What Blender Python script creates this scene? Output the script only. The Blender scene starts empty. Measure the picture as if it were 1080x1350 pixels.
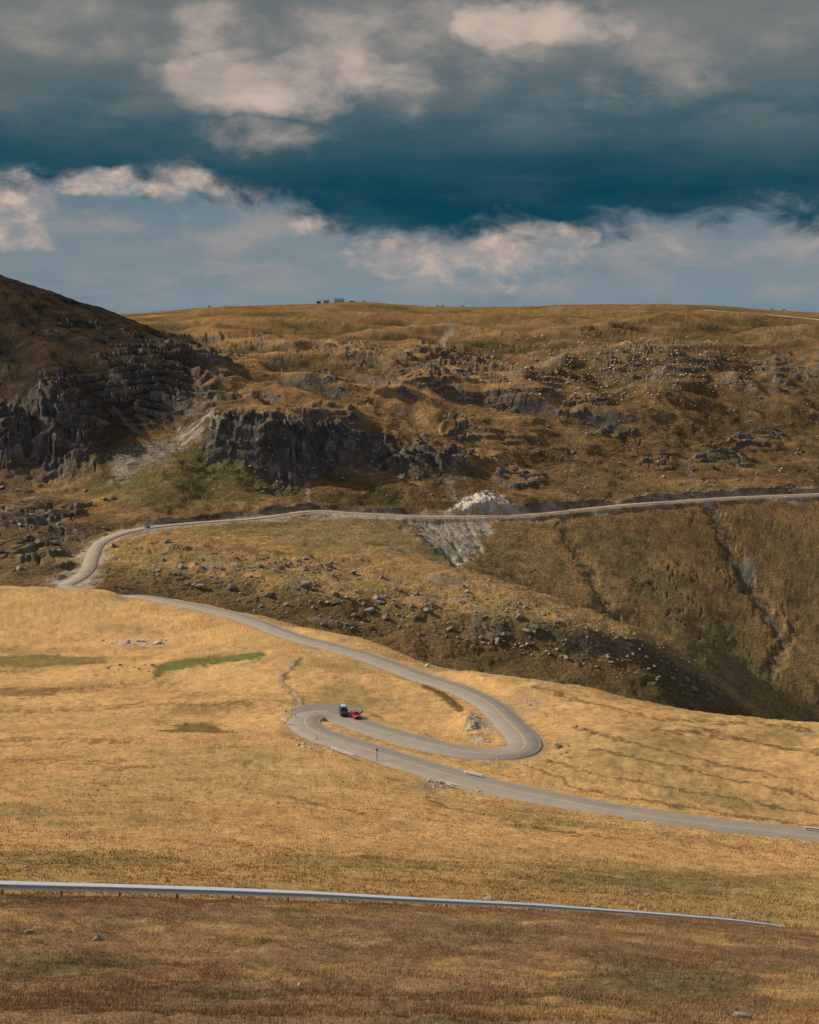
import bpy, bmesh, math, random
import numpy as np
from mathutils import Vector
random.seed(7); rng=np.random.default_rng(11)
scene=bpy.context.scene
C=scene.collection
F=1854.0; TH=math.radians(7.53); CT,ST=math.cos(TH),math.sin(TH)
# ------------------------------------------------------------------ survey helpers
def p2e(py):
    cy=(675-np.asarray(py,float))/F
    return (-ST+cy*CT)/(CT+cy*ST)
def p2u(px,py):
    cy=(675-np.asarray(py,float))/F
    return (np.asarray(px,float)-540)/F/(CT+cy*ST)
def e2p(e): return 675-F*(e*CT+ST)/(CT-e*ST)
def u2p(u,e):
    cy=(e*CT+ST)/(CT-e*ST)
    return 540+F*u*(CT+cy*ST)
def sst(a,b,x):
    t=np.clip((x-a)/(b-a),0,1); return t*t*(3-2*t)
# ------------------------------------------------------------------ noise
_p=np.random.default_rng(5).permutation(256); PERM=np.concatenate([_p,_p,_p])
_a=np.random.default_rng(6).uniform(0,2*np.pi,256); GX,GY=np.cos(_a).astype(np.float32),np.sin(_a).astype(np.float32)
def perlin(x,y,seed=0):
    xi=np.floor(x).astype(np.int64); yi=np.floor(y).astype(np.int64)
    xf=(x-xi).astype(np.float32); yf=(y-yi).astype(np.float32)
    xi=(xi+seed*37)&255; yi=(yi+seed*91)&255
    u=xf*xf*xf*(xf*(xf*6-15)+10); v=yf*yf*yf*(yf*(yf*6-15)+10)
    def g(ix,iy,dx,dy):
        h=PERM[PERM[ix&255]+(iy&255)]
        return GX[h]*dx+GY[h]*dy
    n00=g(xi,yi,xf,yf); n10=g(xi+1,yi,xf-1,yf); n01=g(xi,yi+1,xf,yf-1); n11=g(xi+1,yi+1,xf-1,yf-1)
    a=n00+u*(n10-n00); b=n01+u*(n11-n01)
    return (a+v*(b-a))*1.4
def fbm(x,y,o=4,seed=0,gain=.5):
    s=0;a=1;f=1
    for i in range(o):
        s=s+a*perlin(x*f+i*17.3,y*f+i*9.7,seed+i); a*=gain; f*=2.03
    return s
def ridged(x,y,o=4,seed=0,gain=.5):
    s=0;a=1;f=1;t=0
    for i in range(o):
        s=s+a*(1-np.abs(perlin(x*f+i*13.1,y*f+i*7.9,seed+i))*1.6); t+=a; a*=gain; f*=2.05
    return s/t
# ------------------------------------------------------------------ pchip
def pchip(x,y,q):
    x=np.asarray(x,float); y=np.asarray(y,float); h=np.diff(x); d=np.diff(y)/h
    m=np.zeros(len(x)); m[0]=d[0]; m[-1]=d[-1]
    for i in range(1,len(x)-1):
        if d[i-1]*d[i]>0:
            w1=2*h[i]+h[i-1]; w2=h[i]+2*h[i-1]; m[i]=(w1+w2)/(w1/d[i-1]+w2/d[i])
    q=np.clip(q,x[0],x[-1]); i=np.clip(np.searchsorted(x,q)-1,0,len(h)-1); t=(q-x[i])/h[i]
    return (2*t**3-3*t**2+1)*y[i]+(t**3-2*t**2+t)*h[i]*m[i]+(-2*t**3+3*t**2)*y[i+1]+(t**3-t**2)*h[i]*m[i+1]
def pchip_rows(Y,t):
    K=Y.shape[0]; d=np.diff(Y,axis=0); m=np.zeros_like(Y); m[0]=d[0]; m[-1]=d[-1]
    a,b=d[:-1],d[1:]; ok=a*b>0
    m[1:-1]=np.where(ok,2*a*b/np.where(ok,a+b,1),0)
    i=np.clip(np.floor(t).astype(int),0,K-2); s=(t-i)[:,None]
    return (2*s**3-3*s**2+1)*Y[i]+(s**3-2*s**2+s)*m[i]+(-2*s**3+3*s**2)*Y[i+1]+(s**3-s**2)*m[i+1]
# ------------------------------------------------------------------ land survey: contour lines of the valley (bearing, height, distance)
KL=[
 [(-400,1512,4),(1480,1512,4)],
 [(-400,1430,16),(1480,1430,16)],
 [(-400,1350,28),(540,1350,28),(1480,1352,29)],
 [(-400,1176,52),(0,1182,54),(300,1186,56),(540,1193,58),(800,1205,60),(1030,1221,63),(1480,1246,66)],
 [(-400,1180,59),(0,1187,60),(300,1195,62),(540,1205,64),(800,1221,67),(1030,1239,70),(1480,1257,74)],
 [(-400,1140,80),(0,1150,80),(540,1166,85),(1080,1200,90),(1480,1220,92)],
 [(-400,1040,155),(0,1052,150),(540,1085,150),(1080,1132,148),(1480,1165,145)],
 [(-400,950,265),(0,965,250),(300,958,256),(395,960,250),(540,1012,217),(700,1045,205),(900,1079,190),(1080,1104,185),(1480,1150,175)],
 [(-400,895,340),(0,905,330),(300,900,320),(395,922,288),(540,960,258),(700,980,241),(850,990,234),(1080,1010,230),(1480,1030,220)],
 [(-400,835,440),(0,840,430),(200,838,420),(395,868,352),(540,903,315),(700,930,285),(850,947,270),(1080,975,260),(1480,990,250)],
 [(-400,762,570),(0,772,560),(120,777,540),(200,787,520),(300,803,480),(400,828,430),(500,853,385),(560,873,360),(650,892,335),(740,906,320),(860,926,305),(960,943,300),(1080,952,295),(1480,960,290)],
 [(-400,785,625),(0,788,610),(120,785,590),(200,797,590),(300,815,580),(400,842,570),(560,895,560),(740,945,520),(900,1000,490),(1080,1060,490),(1480,1080,490)],
 [(-400,770,665),(0,772,655),(100,766,655),(200,775,660),(300,790,655),(400,810,640),(560,840,628),(740,872,618),(860,897,615),(960,945,622),(1080,1010,632),(1480,1080,640)],
 [(-400,750,700),(0,750,690),(100,742,700),(200,748,692),(300,758,682),(400,772,667),(560,797,655),(740,815,640),(830,835,638),(900,870,642),(1000,942,650),(1080,990,660),(1480,1075,668)],
 [(-400,735,740),(0,735,718),(100,722,745),(160,704,762),(300,718,750),(450,735,740),(560,745,735),(620,755,730),(740,792,715),(830,824,700),(900,863,690),(1000,938,685),(1080,985,690),(1480,1065,695)],
 [(-400,730,760),(0,728,732),(100,718,752),(160,700,775),(300,704,790),(450,716,790),(540,730,785),(600,748,780),(680,777,778),(740,812,775),(830,850,765),(900,887,755),(1000,958,745),(1080,1003,745),(1480,1090,740)],
 [(-400,725,775),(0,722,748),(100,713,760),(160,697,787),(300,694,817),(450,696,837),(600,715,830),(700,755,820),(830,800,815),(900,830,805),(1000,880,800),(1080,905,800),(1480,965,790)],
 [(-400,715,790),(0,716,762),(110,712,768),(130,707,777),(190,694,800),(300,684,840),(400,676,870),(500,678,885),(600,681,895),(700,678,915),(800,668,950),(900,660,990),(1080,651,1050),(1480,638,1150)],
 [(-400,690,830),(0,692,795),(130,693,800),(190,684,816),(300,674,855),(400,666,884),(500,668,899),(600,670,910),(700,660,932),(800,657,967),(900,650,1007),(1080,640,1068),(1480,626,1170)],
 [(-400,620,950),(0,612,920),(80,625,912),(150,636,892),(220,622,905),(290,612,935),(380,640,925),(450,612,955),(560,615,965),(610,612,985),(680,620,1010),(750,610,1050),(900,605,1120),(1080,592,1200),(1480,572,1320)],
 [(-400,530,1010),(0,536,950),(60,532,946),(110,556,950),(145,582,957),(180,585,967),(230,572,987),(285,548,968),(330,541,963),(380,553,958),(430,556,986),(500,580,986),(560,594,982),(610,600,1000),(680,600,1035),(750,590,1085),(900,580,1170),(1080,570,1250),(1480,550,1370)],
 [(-400,440,1160),(0,462,1120),(80,478,1090),(150,495,1080),(220,515,1060),(300,522,1060),(400,530,1080),(500,550,1080),(600,562,1100),(700,565,1130),(800,550,1190),(900,535,1260),(1080,525,1340),(1480,505,1460)],
 [(-400,250,1440),(0,361,1350),(50,381,1335),(100,399,1320),(150,413,1300),(190,426,1285),(230,448,1260),(270,474,1225),(320,486,1210),(450,490,1230),(600,495,1280),(700,500,1300),(800,490,1350),(900,475,1420),(1080,470,1500),(1480,462,1620)],
 [(-400,430,1720),(0,430,1650),(130,430,1600),(200,440,1500),(230,449,1450),(260,456,1430),(320,458,1430),(450,453,1500),(600,450,1550),(800,438,1650),(900,430,1720),(1080,430,1800),(1480,434,1920)],
 [(-400,423,2150),(0,420,2150),(180,413,2150),(280,405,2150),(400,401,2180),(480,399,2200),(560,404,2200),(640,405,2200),(760,402,2200),(850,401,2200),(930,402,2200),(1000,408,2150),(1080,412,2150),(1480,425,2150)],
 [(-400,426,2700),(540,410,2700),(1480,428,2700)],
 [(-400,429,9000),(540,427,9000),(1480,429,9000)],
]
K=len(KL)
us=np.concatenate([np.linspace(-.47,-.31,70,endpoint=False),np.linspace(-.31,.31,1040,endpoint=False),np.linspace(.31,.47,71)])
NC=len(us)
Ek=np.zeros((K,NC)); Lk=np.zeros((K,NC))
for k,pts in enumerate(KL):
    pts=np.array(pts,float); uu=p2u(pts[:,0],pts[:,1]); ee=p2e(pts[:,1])
    Ek[k]=pchip(uu,ee,us); Lk[k]=pchip(uu,np.log(pts[:,2]),us)
for k in range(1,K): Lk[k]=np.maximum(Lk[k],Lk[k-1]+.006)
inn=(us>-.3)&(us<.3)
ts=[]
for k in range(K-1):
    dp=np.mean(np.abs(e2p(Ek[k+1][inn])-e2p(Ek[k][inn])))
    n=int(max(10,dp*.92))
    if k in(0,1): n=22
    if k>=24: n=12
    if 11<=k<=17: n=int(n*1.15)+4
    if 18<=k<=23: n=int(n*1.45)+8
    ts.append(k+np.arange(n)/n)
ts.append([K-1.0]); T=np.concatenate(ts); NR=len(T)
Eb=pchip_rows(Ek,T); D=np.exp(pchip_rows(Lk,T))
X=us[None,:]*D; Y=D; Zb=Eb*D
P=u2p(us[None,:],Eb); Q=e2p(Eb)
print('grid',NR,NC)
def ray(px,py,dmin,Z,dmax=1e9):
    u=float(p2u(px,py)); e=float(p2e(py))
    c=np.interp(u,us,np.arange(NC)); i=min(int(c),NC-2); f=c-i
    d=D[:,i]*(1-f)+D[:,i+1]*f; z=Z[:,i]*(1-f)+Z[:,i+1]*f
    ee=z/d
    ok=np.where((d>=dmin)&(ee>=e))[0]
    j=int(ok[0]) if len(ok) else int(np.searchsorted(d,min(dmax,d[-2])))
    if d[j]>dmax: j=int(np.searchsorted(d,dmax))
    if j>0 and ee[j]>e and ee[j-1]<e and d[j-1]>=dmin*.98:
        s=(e-ee[j-1])/(ee[j]-ee[j-1]); dd=d[j-1]+s*(d[j]-d[j-1]); zz=z[j-1]+s*(z[j]-z[j-1])
    else: dd,zz=d[j],z[j]
    return np.array([u*dd,dd,zz])
# ------------------------------------------------------------------ roads (centre lines)
def resample(pts,step,smooth):
    pts=np.array(pts); n=len(pts); out=[]
    ext=np.vstack([2*pts[0]-pts[1],pts,2*pts[-1]-pts[-2]])
    for i in range(n-1):
        p0,p1,p2,p3=ext[i],ext[i+1],ext[i+2],ext[i+3]
        for t in np.linspace(0,1,24,endpoint=False):
            out.append(.5*((2*p1)+(-p0+p2)*t+(2*p0-5*p1+4*p2-p3)*t*t+(-p0+3*p1-3*p2+p3)*t**3))
    out.append(pts[-1]); out=np.array(out)
    def rs(o):
        s=np.concatenate([[0],np.cumsum(np.linalg.norm(np.diff(o[:,:2],axis=0),axis=1))])
        q=np.arange(0,s[-1],step); return np.stack([np.interp(q,s,o[:,k]) for k in range(3)],1)
    out=rs(out)
    def ma(a,w):
        w=int(w/step)
        if w<1: return a
        b=np.pad(a,(w,w),mode='reflect',reflect_type='odd'); k=np.hanning(2*w+3)[1:-1]; k/=k.sum()
        return np.convolve(b,k,'valid')
    for k in range(2): out[:,k]=ma(out[:,k],smooth)
    out[:,2]=ma(out[:,2],22)
    return rs(out)
A=[(1230,1128),(1150,1116),(1080,1106),(1000,1095),(900,1081),(800,1066),(720,1052),(640,1034),(560,1012),(500,993),(450,976),(420,966),(404,957),(402,949),(418,943),(445,946),(480,957),(530,972),(590,986),(640,992),(675,991),(692,984),(690,972),(672,953),(645,928),(605,908),(560,894),(520,879),(480,864),(440,853),(400,843),(368,832),(340,821),(305,810),(265,801),(225,793),(197,787)]
B=[(86,771),(104,762),(116,750),(121,736),(130,718),(152,705),(200,695),(260,689),(320,685),(358,681),(388,676),(420,673),(460,676),(520,679),(580,681),(640,680),(700,678),(760,672),(830,665),(900,660),(960,656),(1020,653),(1080,651),(1180,646),(1300,642)]
rA=[ray(x,y,110,Zb,555) for x,y in A]; rB=[ray(x,y,630,Zb,1300) for x,y in B]
RA=resample(rA+[rA[-1]+np.array([-12,22,-3.5]),(rA[-1]+rB[0])/2+np.array([4,0,-2])]+rB[:3],1.5,5)
RB=resample(rB,2.5,7)
RC=resample([ray(x,y,1500,Zb,2140) for x,y in [(930,411),(965,414),(1010,417),(1050,421),(1080,424),(1150,432)]],6,10); RC[:,2]+=3
# ------------------------------------------------------------------ relief
nA=fbm(X/30,Y/30,4,101); nB=fbm(X/9,Y/7,4,105); nC=fbm(X/2.2,Y/2.2,3,109); nF=fbm(X/120,Y/80,4,113); nG=fbm(X/34,Y/26,4,117); nD=fbm(X/.9,Y/.7,3,119)
def amp(**kw):
    ks=sorted(int(k[1:]) for k in kw); return np.interp(T,ks,[kw['k%d'%k] for k in ks])[:,None]
def ell(cx,cy,rx,ry,rag=.5): return 1-sst(.7,1.15,np.hypot((P-cx)/rx,(Q-cy)/ry)+rag*.35*(nB+nC*.6))
def inT(a,b): return ((T>a)&(T<b))[:,None]*1.0
def line(pts,w,a,b,rag=6):
    pts=np.array(pts,float); Pw=P+rag*nB; Qw=Q+rag*.5*nC; best=np.full(P.shape,1e9)
    for (x0,y0),(x1,y1) in zip(pts[:-1],pts[1:]):
        dx,dy=x1-x0,y1-y0; s=np.clip(((Pw-x0)*dx+(Qw-y0)*dy)/(dx*dx+dy*dy),0,1)
        best=np.minimum(best,np.hypot(Pw-x0-s*dx,Qw-y0-s*dy))
    return (1-sst(w*.5,w*1.4,best))*inT(a,b)
Z=Zb.copy()
def eg(cx,cy,rx,ry,a,b): return np.clip(1-np.hypot((P-cx)/rx,(Q-cy)/ry)**2,0,1)*((T>a)&(T<b))[:,None]
wl=1-sst(170,290,P)      # left mountain side
wr=sst(640,800,P)        # smooth right flank
wlt=wl*np.interp(T,[19,20.5,21.5],[0,.6,.85])[:,None]
Z+=fbm(X/42,Y/42,3,1)*(1-.6*wlt)*amp(k0=0,k4=0,k5=.15,k7=.7,k8=.9,k9=1.5,k10=1.3,k11=1.6,k13=2.4,k14=2.0,k16=1.4,k17=1.0,k19=2.2,k21=2.4,k23=2.4,k24=1.0,k26=2)
Z+=fbm(X/11,Y/11,3,4)*amp(k0=.25,k2=.3,k3=.08,k4=.06,k5=.25,k7=.34,k10=.45,k11=.6,k13=.85,k14=.7,k16=.4,k17=.5,k19=.7,k21=.7,k23=.5,k24=.2,k26=.5)
Z+=fbm(X/2.6,Y/2.6,3,8)*amp(k0=.1,k2=.15,k3=.08,k4=.05,k6=.14,k8=.14,k10=.16,k13=.22,k16=.12,k24=.1,k26=.3)
Z+=fbm(X/.8,Y/.8,2,12)*amp(k0=.06,k2=.06,k3=.04,k5=.06,k7=.03,k8=0,k26=0)
wx=X+.35*fbm(X/80,Y/80,2,60)*60; wy=Y+.35*fbm(X/80,Y/80,2,61)*60
R1=ridged(wx/230,wy/210,2,20,.3)
Z+=(R1-.62)*(1-.25*wr)*(1-wlt)*amp(k0=0,k17=0,k18=0,k19=5,k20=12,k21=25,k22=29,k23=23,k24=2,k26=0)
R1b=ridged((wx*.94-wy*.34)/190,(wy*.94+wx*.34)/80,3,22,.38)      # long diagonal ridges
Z+=(R1b-.62)*(1-.25*wr)*(1-.6*wl)*amp(k0=0,k18=0,k19=3,k20=9,k21=19,k22=22,k23=16,k24=.5,k26=0)
rough=sst(-.02,.48,fbm(wx/140,wy/90,2,25))
R1c=ridged((wx*.9-wy*.4)/50,(wy*.9+wx*.4)/34,3,24,.5)
Z+=(R1c-.6)*(.12+.88*rough)*(1-.35*wr)*(1-.5*wl)*amp(k0=0,k18=0,k19=2.2,k20=3.6,k21=5.2,k22=4.4,k23=2.4,k24=.3,k26=0)
R3=ridged((X*.75+Y*.62)/85,(Y*.75-X*.62)/320,3,33,.42)
Z+=wl*(R3-.6)*amp(k0=0,k17=0,k18=2,k19=7,k20=14,k21=24,k22=6,k23=0,k26=0)
R4=ridged((X+.5*Y)/130+fbm(X/90,Y/90,2,71)*.4,Y/420,1,40,.35)
Z+=wr*(R4-.5)*amp(k0=0,k14=0,k15=2.5,k16=4.5,k17=1.0,k18=3,k19=5,k21=5,k23=4,k24=0,k26=0)
def crack(x,y,seed,w=.1): return 1-sst(0,w,np.abs(perlin(x,y,seed)))
rill=crack((X+.3*Y)/70+fbm(X/30,Y/30,3,72)*.7,Y/260,73,.045)*sst(-.15,.2,fbm(X/80,Y/80,2,74))
Z-=rill*wr*amp(k0=0,k14=0,k15=.8,k16=1.2,k17=.2,k18=.8,k19=1.2,k23=.8,k24=0,k26=0)
# rocky ground: weathered rock steps following the contours, broken by grass ledges
craglist=[(30,555,110,40,18.5,22,.85),(205,515,90,46,19.6,22.8,.85),(260,470,75,40,20.5,23.2,.9),(330,452,60,14,21.5,23.4,.6),(590,490,66,38,20.6,23.2,1.0),(500,505,60,14,20.5,22.8,.7),(690,520,50,22,20.5,22.9,.8),(870,482,85,20,20.5,22.9,.75),(1000,580,36,14,18.5,22,.85),(955,607,36,14,18.5,21.5,.95),(1040,485,60,16,20.5,22.8,.6),(60,430,90,18,20.3,22.4,.5),(160,460,60,26,20,22.5,.65),(90,505,90,18,19.6,22,.6),(690,628,42,15,17.8,20.4,.95),(605,572,24,12,18.5,21.6,.8),(870,610,28,11,18,21,.85),(440,515,40,10,20.5,22.6,.6),(820,568,30,9,18.8,22,.7),(700,508,20,10,20.5,22.8,.7),(30,700,95,60,12.4,18.8,.75),(400,742,60,12,12.5,15,.5),(470,470,50,12,21,23.2,.65),(760,540,44,12,19.5,22,.7)]
crag=np.zeros_like(Z)
for cx,cy,rx,ry,a,b_,s in craglist: crag=np.maximum(crag,np.sqrt(eg(cx,cy,rx*1.2,ry*1.2,a,b_))*s)
cn=fbm(wx/60,wy/40,3,45,.4); cn2=fbm(wx/20,wy/16,3,48)
cm=sst(.25,.75,crag+.5*cn+.35*cn2-.06)*np.clip(crag*2.2,0,1)
bg_=amp(k0=0,k18=0,k19=.6,k20=.9,k21=.9,k22=.5,k23=.1,k26=0)*(1-.6*wr)*(1-.75*wl)*rough
cm=np.maximum(cm,bg_*sst(.0,.35,cn+.5*cn2))
def stair(h,off,sharp):
    s=(Z+off)/h; f=s-np.floor(s); return h*(sst(0,sharp,f)-f),f
s1,f1=stair(5.5,8*cn+1.6*cn2,.18)
Z+=cm*.74*s1-cm*1.2*crack(wx/13,wy/24,51,.10)
band=cm*(1-sst(.20,.38,f1))
on3=fbm(X/22,Y/16,3,57)
Z+=amp(k0=0,k11=0,k12=.5,k13=.5,k14=.3,k15=.1,k17=0,k26=0)*(1.2*sst(.3,.38,on3))
# main cliffs: one at far left, one wedge at centre-left; broken crags
cw=np.maximum(np.interp(P,[-400,0,80,125,155,262,285,420,480,570,620,690],[1,1,1,.35,0,.0,.9,1,1,.85,.5,.0]),0)
jx=X+14*fbm(X/38,Y/38,3,81)+.35*(Y-960)
Tm=T[:,None]+.34*fbm(X/17,Y/60,3,93)+.10*fbm(X/5,Y/20,2,94)
Cm=np.interp(Tm,[18.7,19.15,19.6,20,20.4],[0,.6,1,1,0])*cw*((T>18.2)&(T<21))[:,None]
fl=ridged(jx/24,Y/90,3,77,.55)
Z+=Cm*((fl-.6)*13+4*fbm(X/26,Y/30,4,82,.6))
cmod=sst(-.4,.3,fbm(X/22,Y/22,2,95))
Z-=Cm*cmod*(3.4*crack(jx/17,Y/100,87,.10)+2.0*crack(jx/7,Y/60,88,.12)+1.0*crack(jx/3.4,Y/40,89,.14))
s2,f2=stair(10,9*fbm(X/26,Y/24,3,85),.22)
Z+=Cm*.5*s2
# spoil mound above the road and eroded gully below it
tri=np.clip(1-np.abs(P-642+7*nB)/62-np.clip(675-Q,0,99)/34,0,1)*((T>17.2)&(T<19.2))[:,None]
Z+=5.5*tri**1.2+sst(.02,.3,tri)*3.0*(ridged(X/9,Y/16,3,97)-.6)
gwarp=fbm(X/18,Y/26,3,84)
gP=P+20*gwarp+9*nB
gw=np.clip(76*(1-(Q-676)/80),9,84); gc=590+(Q-680)*.26
gl=np.clip(1-((gP-gc)/gw)**2,0,1)*np.interp(T,[14.7,15.2,16.7,16.95],[0,1,1,0])[:,None]
Z-=gl*(2.5+2.2*(ridged((X+.2*Y)/11,Y/50,3,83)-.4))
bank=np.exp(-(((P-628)/22)**2+((Q-950)/24)**2))*np.interp(T,[7,7.5,9,9.5],[0,1,1,0])[:,None]
Z+=bank*(.8+.8*fbm(X/3,Y/3,3,14))
STREAM1=[(936,662),(950,690),(962,722),(985,765),(1005,798),(1022,825),(1034,848),(1028,870),(1018,884)]; STREAM2=[(742,682),(752,712),(770,742),(788,775),(798,800)]
Z-=1.2*line(STREAM1,11,14.9,16.95,9)+.7*line(STREAM2,8,14.9,16.95,9)
RD=np.full(Z.shape,999.,np.float32)
def bench(R,hw,bl,tmin,tmax,drop=.22):
    rows=np.where((T>=tmin)&(T<=tmax))[0]; r0,r1=rows[0],rows[-1]+1
    Xs,Ys=X[r0:r1],Y[r0:r1]
    m=(Xs>R[:,0].min()-16)&(Xs<R[:,0].max()+16)&(Ys>R[:,1].min()-16)&(Ys<R[:,1].max()+16)
    idx=np.argwhere(m); px=Xs[m].astype(np.float32); py=Ys[m].astype(np.float32)
    best=np.full(len(px),1e9,np.float32); zi=np.zeros(len(px))
    Rx=R[:,0].astype(np.float32); Ry=R[:,1].astype(np.float32)
    for a in range(0,len(px),50000):
        d2=(px[a:a+50000,None]-Rx[None])**2+(py[a:a+50000,None]-Ry[None])**2
        j=d2.argmin(1); best[a:a+50000]=np.sqrt(d2[np.arange(len(j)),j]); zi[a:a+50000]=R[j,2]
    w=1-sst(hw+.5,hw+bl,best); ii=idx[:,0]+r0; jj=idx[:,1]
    Z[ii,jj]=Z[ii,jj]*(1-w)+(zi-drop)*w
    RD[ii,jj]=np.minimum(RD[ii,jj],best)
HWA,HWB=2.9,3.3
Z+=((T>17.25)&(T<18.8))[:,None]*np.interp(T,[17.25,17.6,18.2,18.8],[0,2.2,2.2,0])[:,None]*np.clip(fbm(X/26,Y/26,3,92)+.35,0,1.2)*sst(100,200,P)*(1-.6*sst(640,800,P))
bench(RA,HWA,5.5,5,16); bench(RB,HWB,6,11.5,19.2,.35); bench(RC,6,40,22,24.5,.5)
park=ray(430,943,110,Zb,400); 
pm=np.hypot((X-park[0])/7.2,(Y-park[1]-1.0)/5.8); zr=RA[np.argmin(np.hypot(RA[:,0]-park[0],RA[:,1]-park[1])),2]
w=(1-sst(1,1.7,pm))*((T>6)&(T<9.5))[:,None]; Z=Z*(1-w)+(zr-.22)*w; RD=np.where(w>.9,np.minimum(RD,1),RD)
def hit(px,py,dmin=5,dmax=1e9): return ray(px,py,dmin,Z,dmax)
# ------------------------------------------------------------------ normals, colours
def grid_n():
    ax=np.gradient(X,axis=1);ay=np.zeros_like(X);az=np.gradient(Z,axis=1)
    bx=np.gradient(X,axis=0);by=np.gradient(Y,axis=0);bz=np.gradient(Z,axis=0)
    nx=ay*bz-az*by; ny=az*bx-ax*bz; nz=ax*by-ay*bx
    return nz/np.sqrt(nx*nx+ny*ny+nz*nz)
NZ=grid_n()
def c3(*v): return np.array(v,np.float32)
GOLD=c3(.545,.335,.142); STRAW=c3(.42,.26,.115); OLIVE=c3(.215,.162,.07); DKG=c3(.115,.10,.045); BROWN=c3(.235,.147,.079)
ROCK=c3(.17,.15,.135); PALE=c3(.48,.43,.36); CREAM=c3(.54,.47,.38); DIRT=c3(.42,.31,.215); GREEN=c3(.10,.135,.044)
FB=c3(.165,.105,.050); FG=c3(.092,.078,.035); FS=c3(.325,.19,.082); RUST=c3(.205,.105,.050); FO=c3(.18,.138,.06)
ks=np.arange(K)
base=np.array([BROWN,BROWN,BROWN*1.05,BROWN*1.1,STRAW*.75,GOLD*.76,GOLD*.95,GOLD,GOLD,GOLD*.97,GOLD*.95,FB*1.05,FB*1.0,OLIVE*1.1,GOLD*.56,FO*1.25,FO*1.25,FB*1.1,FB*1.1,FB*1.0,FB,FB,FB*1.05,FB*1.1,GOLD*.39,GOLD*.39,GOLD*.36])
col=np.stack([np.interp(T,ks,base[:,k]) for k in range(3)],1)[:,None,:]*np.ones((1,NC,1)); col=col.astype(np.float32)
def mix(c,m): 
    global col
    m=np.clip(m,0,1)[...,None].astype(np.float32); col=col*(1-m)+c*m
def gate(*kv):
    return np.interp(T,[a for a,b in kv],[b for a,b in kv])[:,None]
# foreground heath
g0=gate((0,1),(2.8,1),(3.3,0))
mix(STRAW*.88,g0*sst(-.1,.6,nC*.5+nB*.8+nD*.25)*.8); mix(DKG*1.1,g0*sst(.08,.6,fbm(X/6,Y/4,4,121)+nD*.25)*.6); mix(c3(.265,.14,.072),g0*sst(.1,.6,fbm(X/5,Y/5,3,124))*.5)
mix(DKG*.95,g0*ell(860,1300,260,34,2.2)*sst(-.35,.3,nC+nB*.5)*.6); mix(DKG*.95,g0*ell(120,1270,160,18,2.2)*sst(-.3,.3,nC)*.45); mix(DKG,g0*ell(560,1225,200,10,2.2)*sst(-.3,.3,nC)*.4)
mix(OLIVE*1.1,gate((3.0,0),(3.8,.5),(5,.4),(5.6,0))*sst(-.2,.4,nB+nC*.4))
# near meadow
g1=gate((4,0),(5.2,1),(10.2,1),(10.9,0))
mix(STRAW*.9,g1*sst(.05,.6,nA*.7+nB*.4+nC*.1)*.72); mix(OLIVE*1.25,g1*sst(.15,.7,nB*.5+nA*.8-nC*.1)*.58)
mix(GOLD*1.08,g1*sst(.1,.5,-nB*.6-nA*.5)*.6); mix(c3(.39,.215,.095),g1*sst(.1,.6,fbm(X/38,Y/24,4,129))*.42); mix(BROWN*.85,g1*sst(.4,.8,fbm(X/5,Y/3.5,4,127))*.5)
mix(OLIVE*1.45,g1*sst(.05,.55,fbm(X/55,Y/40,3,128))*.38)
NM=(5,10.6)
cres=[(206,889),(222,881),(245,875),(275,871),(310,869),(338,868)]
mix(GREEN*.55,line([(x,y-1) for x,y in cres],6.8,*NM,rag=6)*.75); mix(GREEN*1.2,line([(x+5,y+1.2) for x,y in cres[1:]],4.6,*NM,rag=6)*.9)
mix(c3(.12,.105,.042),ell(60,871,85,11,1)*inT(*NM)*.75); mix(BROWN*.45,ell(262,962,42,9,1.2)*inT(*NM)*.75)
path=[(392,872),(378,884),(366,893),(378,905),(396,918),(404,932)]
mix(BROWN*.45,line([(x+3,y+2) for x,y in path],3.5,*NM,rag=5)*.7); mix(DIRT*1.0,line(path,2.0,*NM,rag=5)*.8)
mix(PALE*.8,ell(185,846,40,5,1)*inT(*NM)*sst(-.1,.3,nC)*.9)
mix(BROWN*.45,ell(30,912,60,7,1.4)*inT(*NM)*.6)
mix(PALE*.75,ell(632,956,22,26,.9)*inT(7,9.6)*sst(-.3,.3,nC+nB)); mix(DIRT*.9,ell(690,930,30,18,1)*inT(8,10.4)*sst(-.2,.4,nC)*.8)
mix(BROWN*.32,line([(560,905),(585,918),(608,935)],5,7.5,9.8,3)*.8)  # painted shade of the bank: dark strip inside the right hairpin
mix(DIRT*.8,ell(570,1034,28,7,.8)*inT(6,8)*.8)
mix(DKG*.9,ell(90,1135,150,12,1.6)*inT(4.3,6)*.45); mix(DKG,ell(500,1140,200,9,1.6)*inT(4.3,6)*.4); mix(OLIVE*.7,ell(900,1160,240,16,1.6)*inT(4.3,6)*.5)
for yy in (885,905,925,940,975,1000,1018,1040,1062): mix(STRAW*.45,line([(-20,yy),(80,yy+5*math.cos(yy)),(160,yy-6+12*math.sin(yy)),(250,yy-9),(330,yy-14)],1.9,6,9.6,10)*sst(-.25,.25,nA)*.7)
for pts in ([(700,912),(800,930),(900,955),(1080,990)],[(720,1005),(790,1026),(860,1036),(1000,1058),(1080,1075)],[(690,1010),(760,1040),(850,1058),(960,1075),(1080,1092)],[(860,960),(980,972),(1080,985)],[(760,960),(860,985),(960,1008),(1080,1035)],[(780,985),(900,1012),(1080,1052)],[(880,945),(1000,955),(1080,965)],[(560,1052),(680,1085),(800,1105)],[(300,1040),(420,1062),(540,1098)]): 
    mix(BROWN*.55,line(pts,1.6,6,10.5,7)*.7*sst(-.6,.1,nA+.3)); mix(GOLD*1.1,line([(x,y-4) for x,y in pts],1.6,6,10.5,7)*.3)
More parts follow.
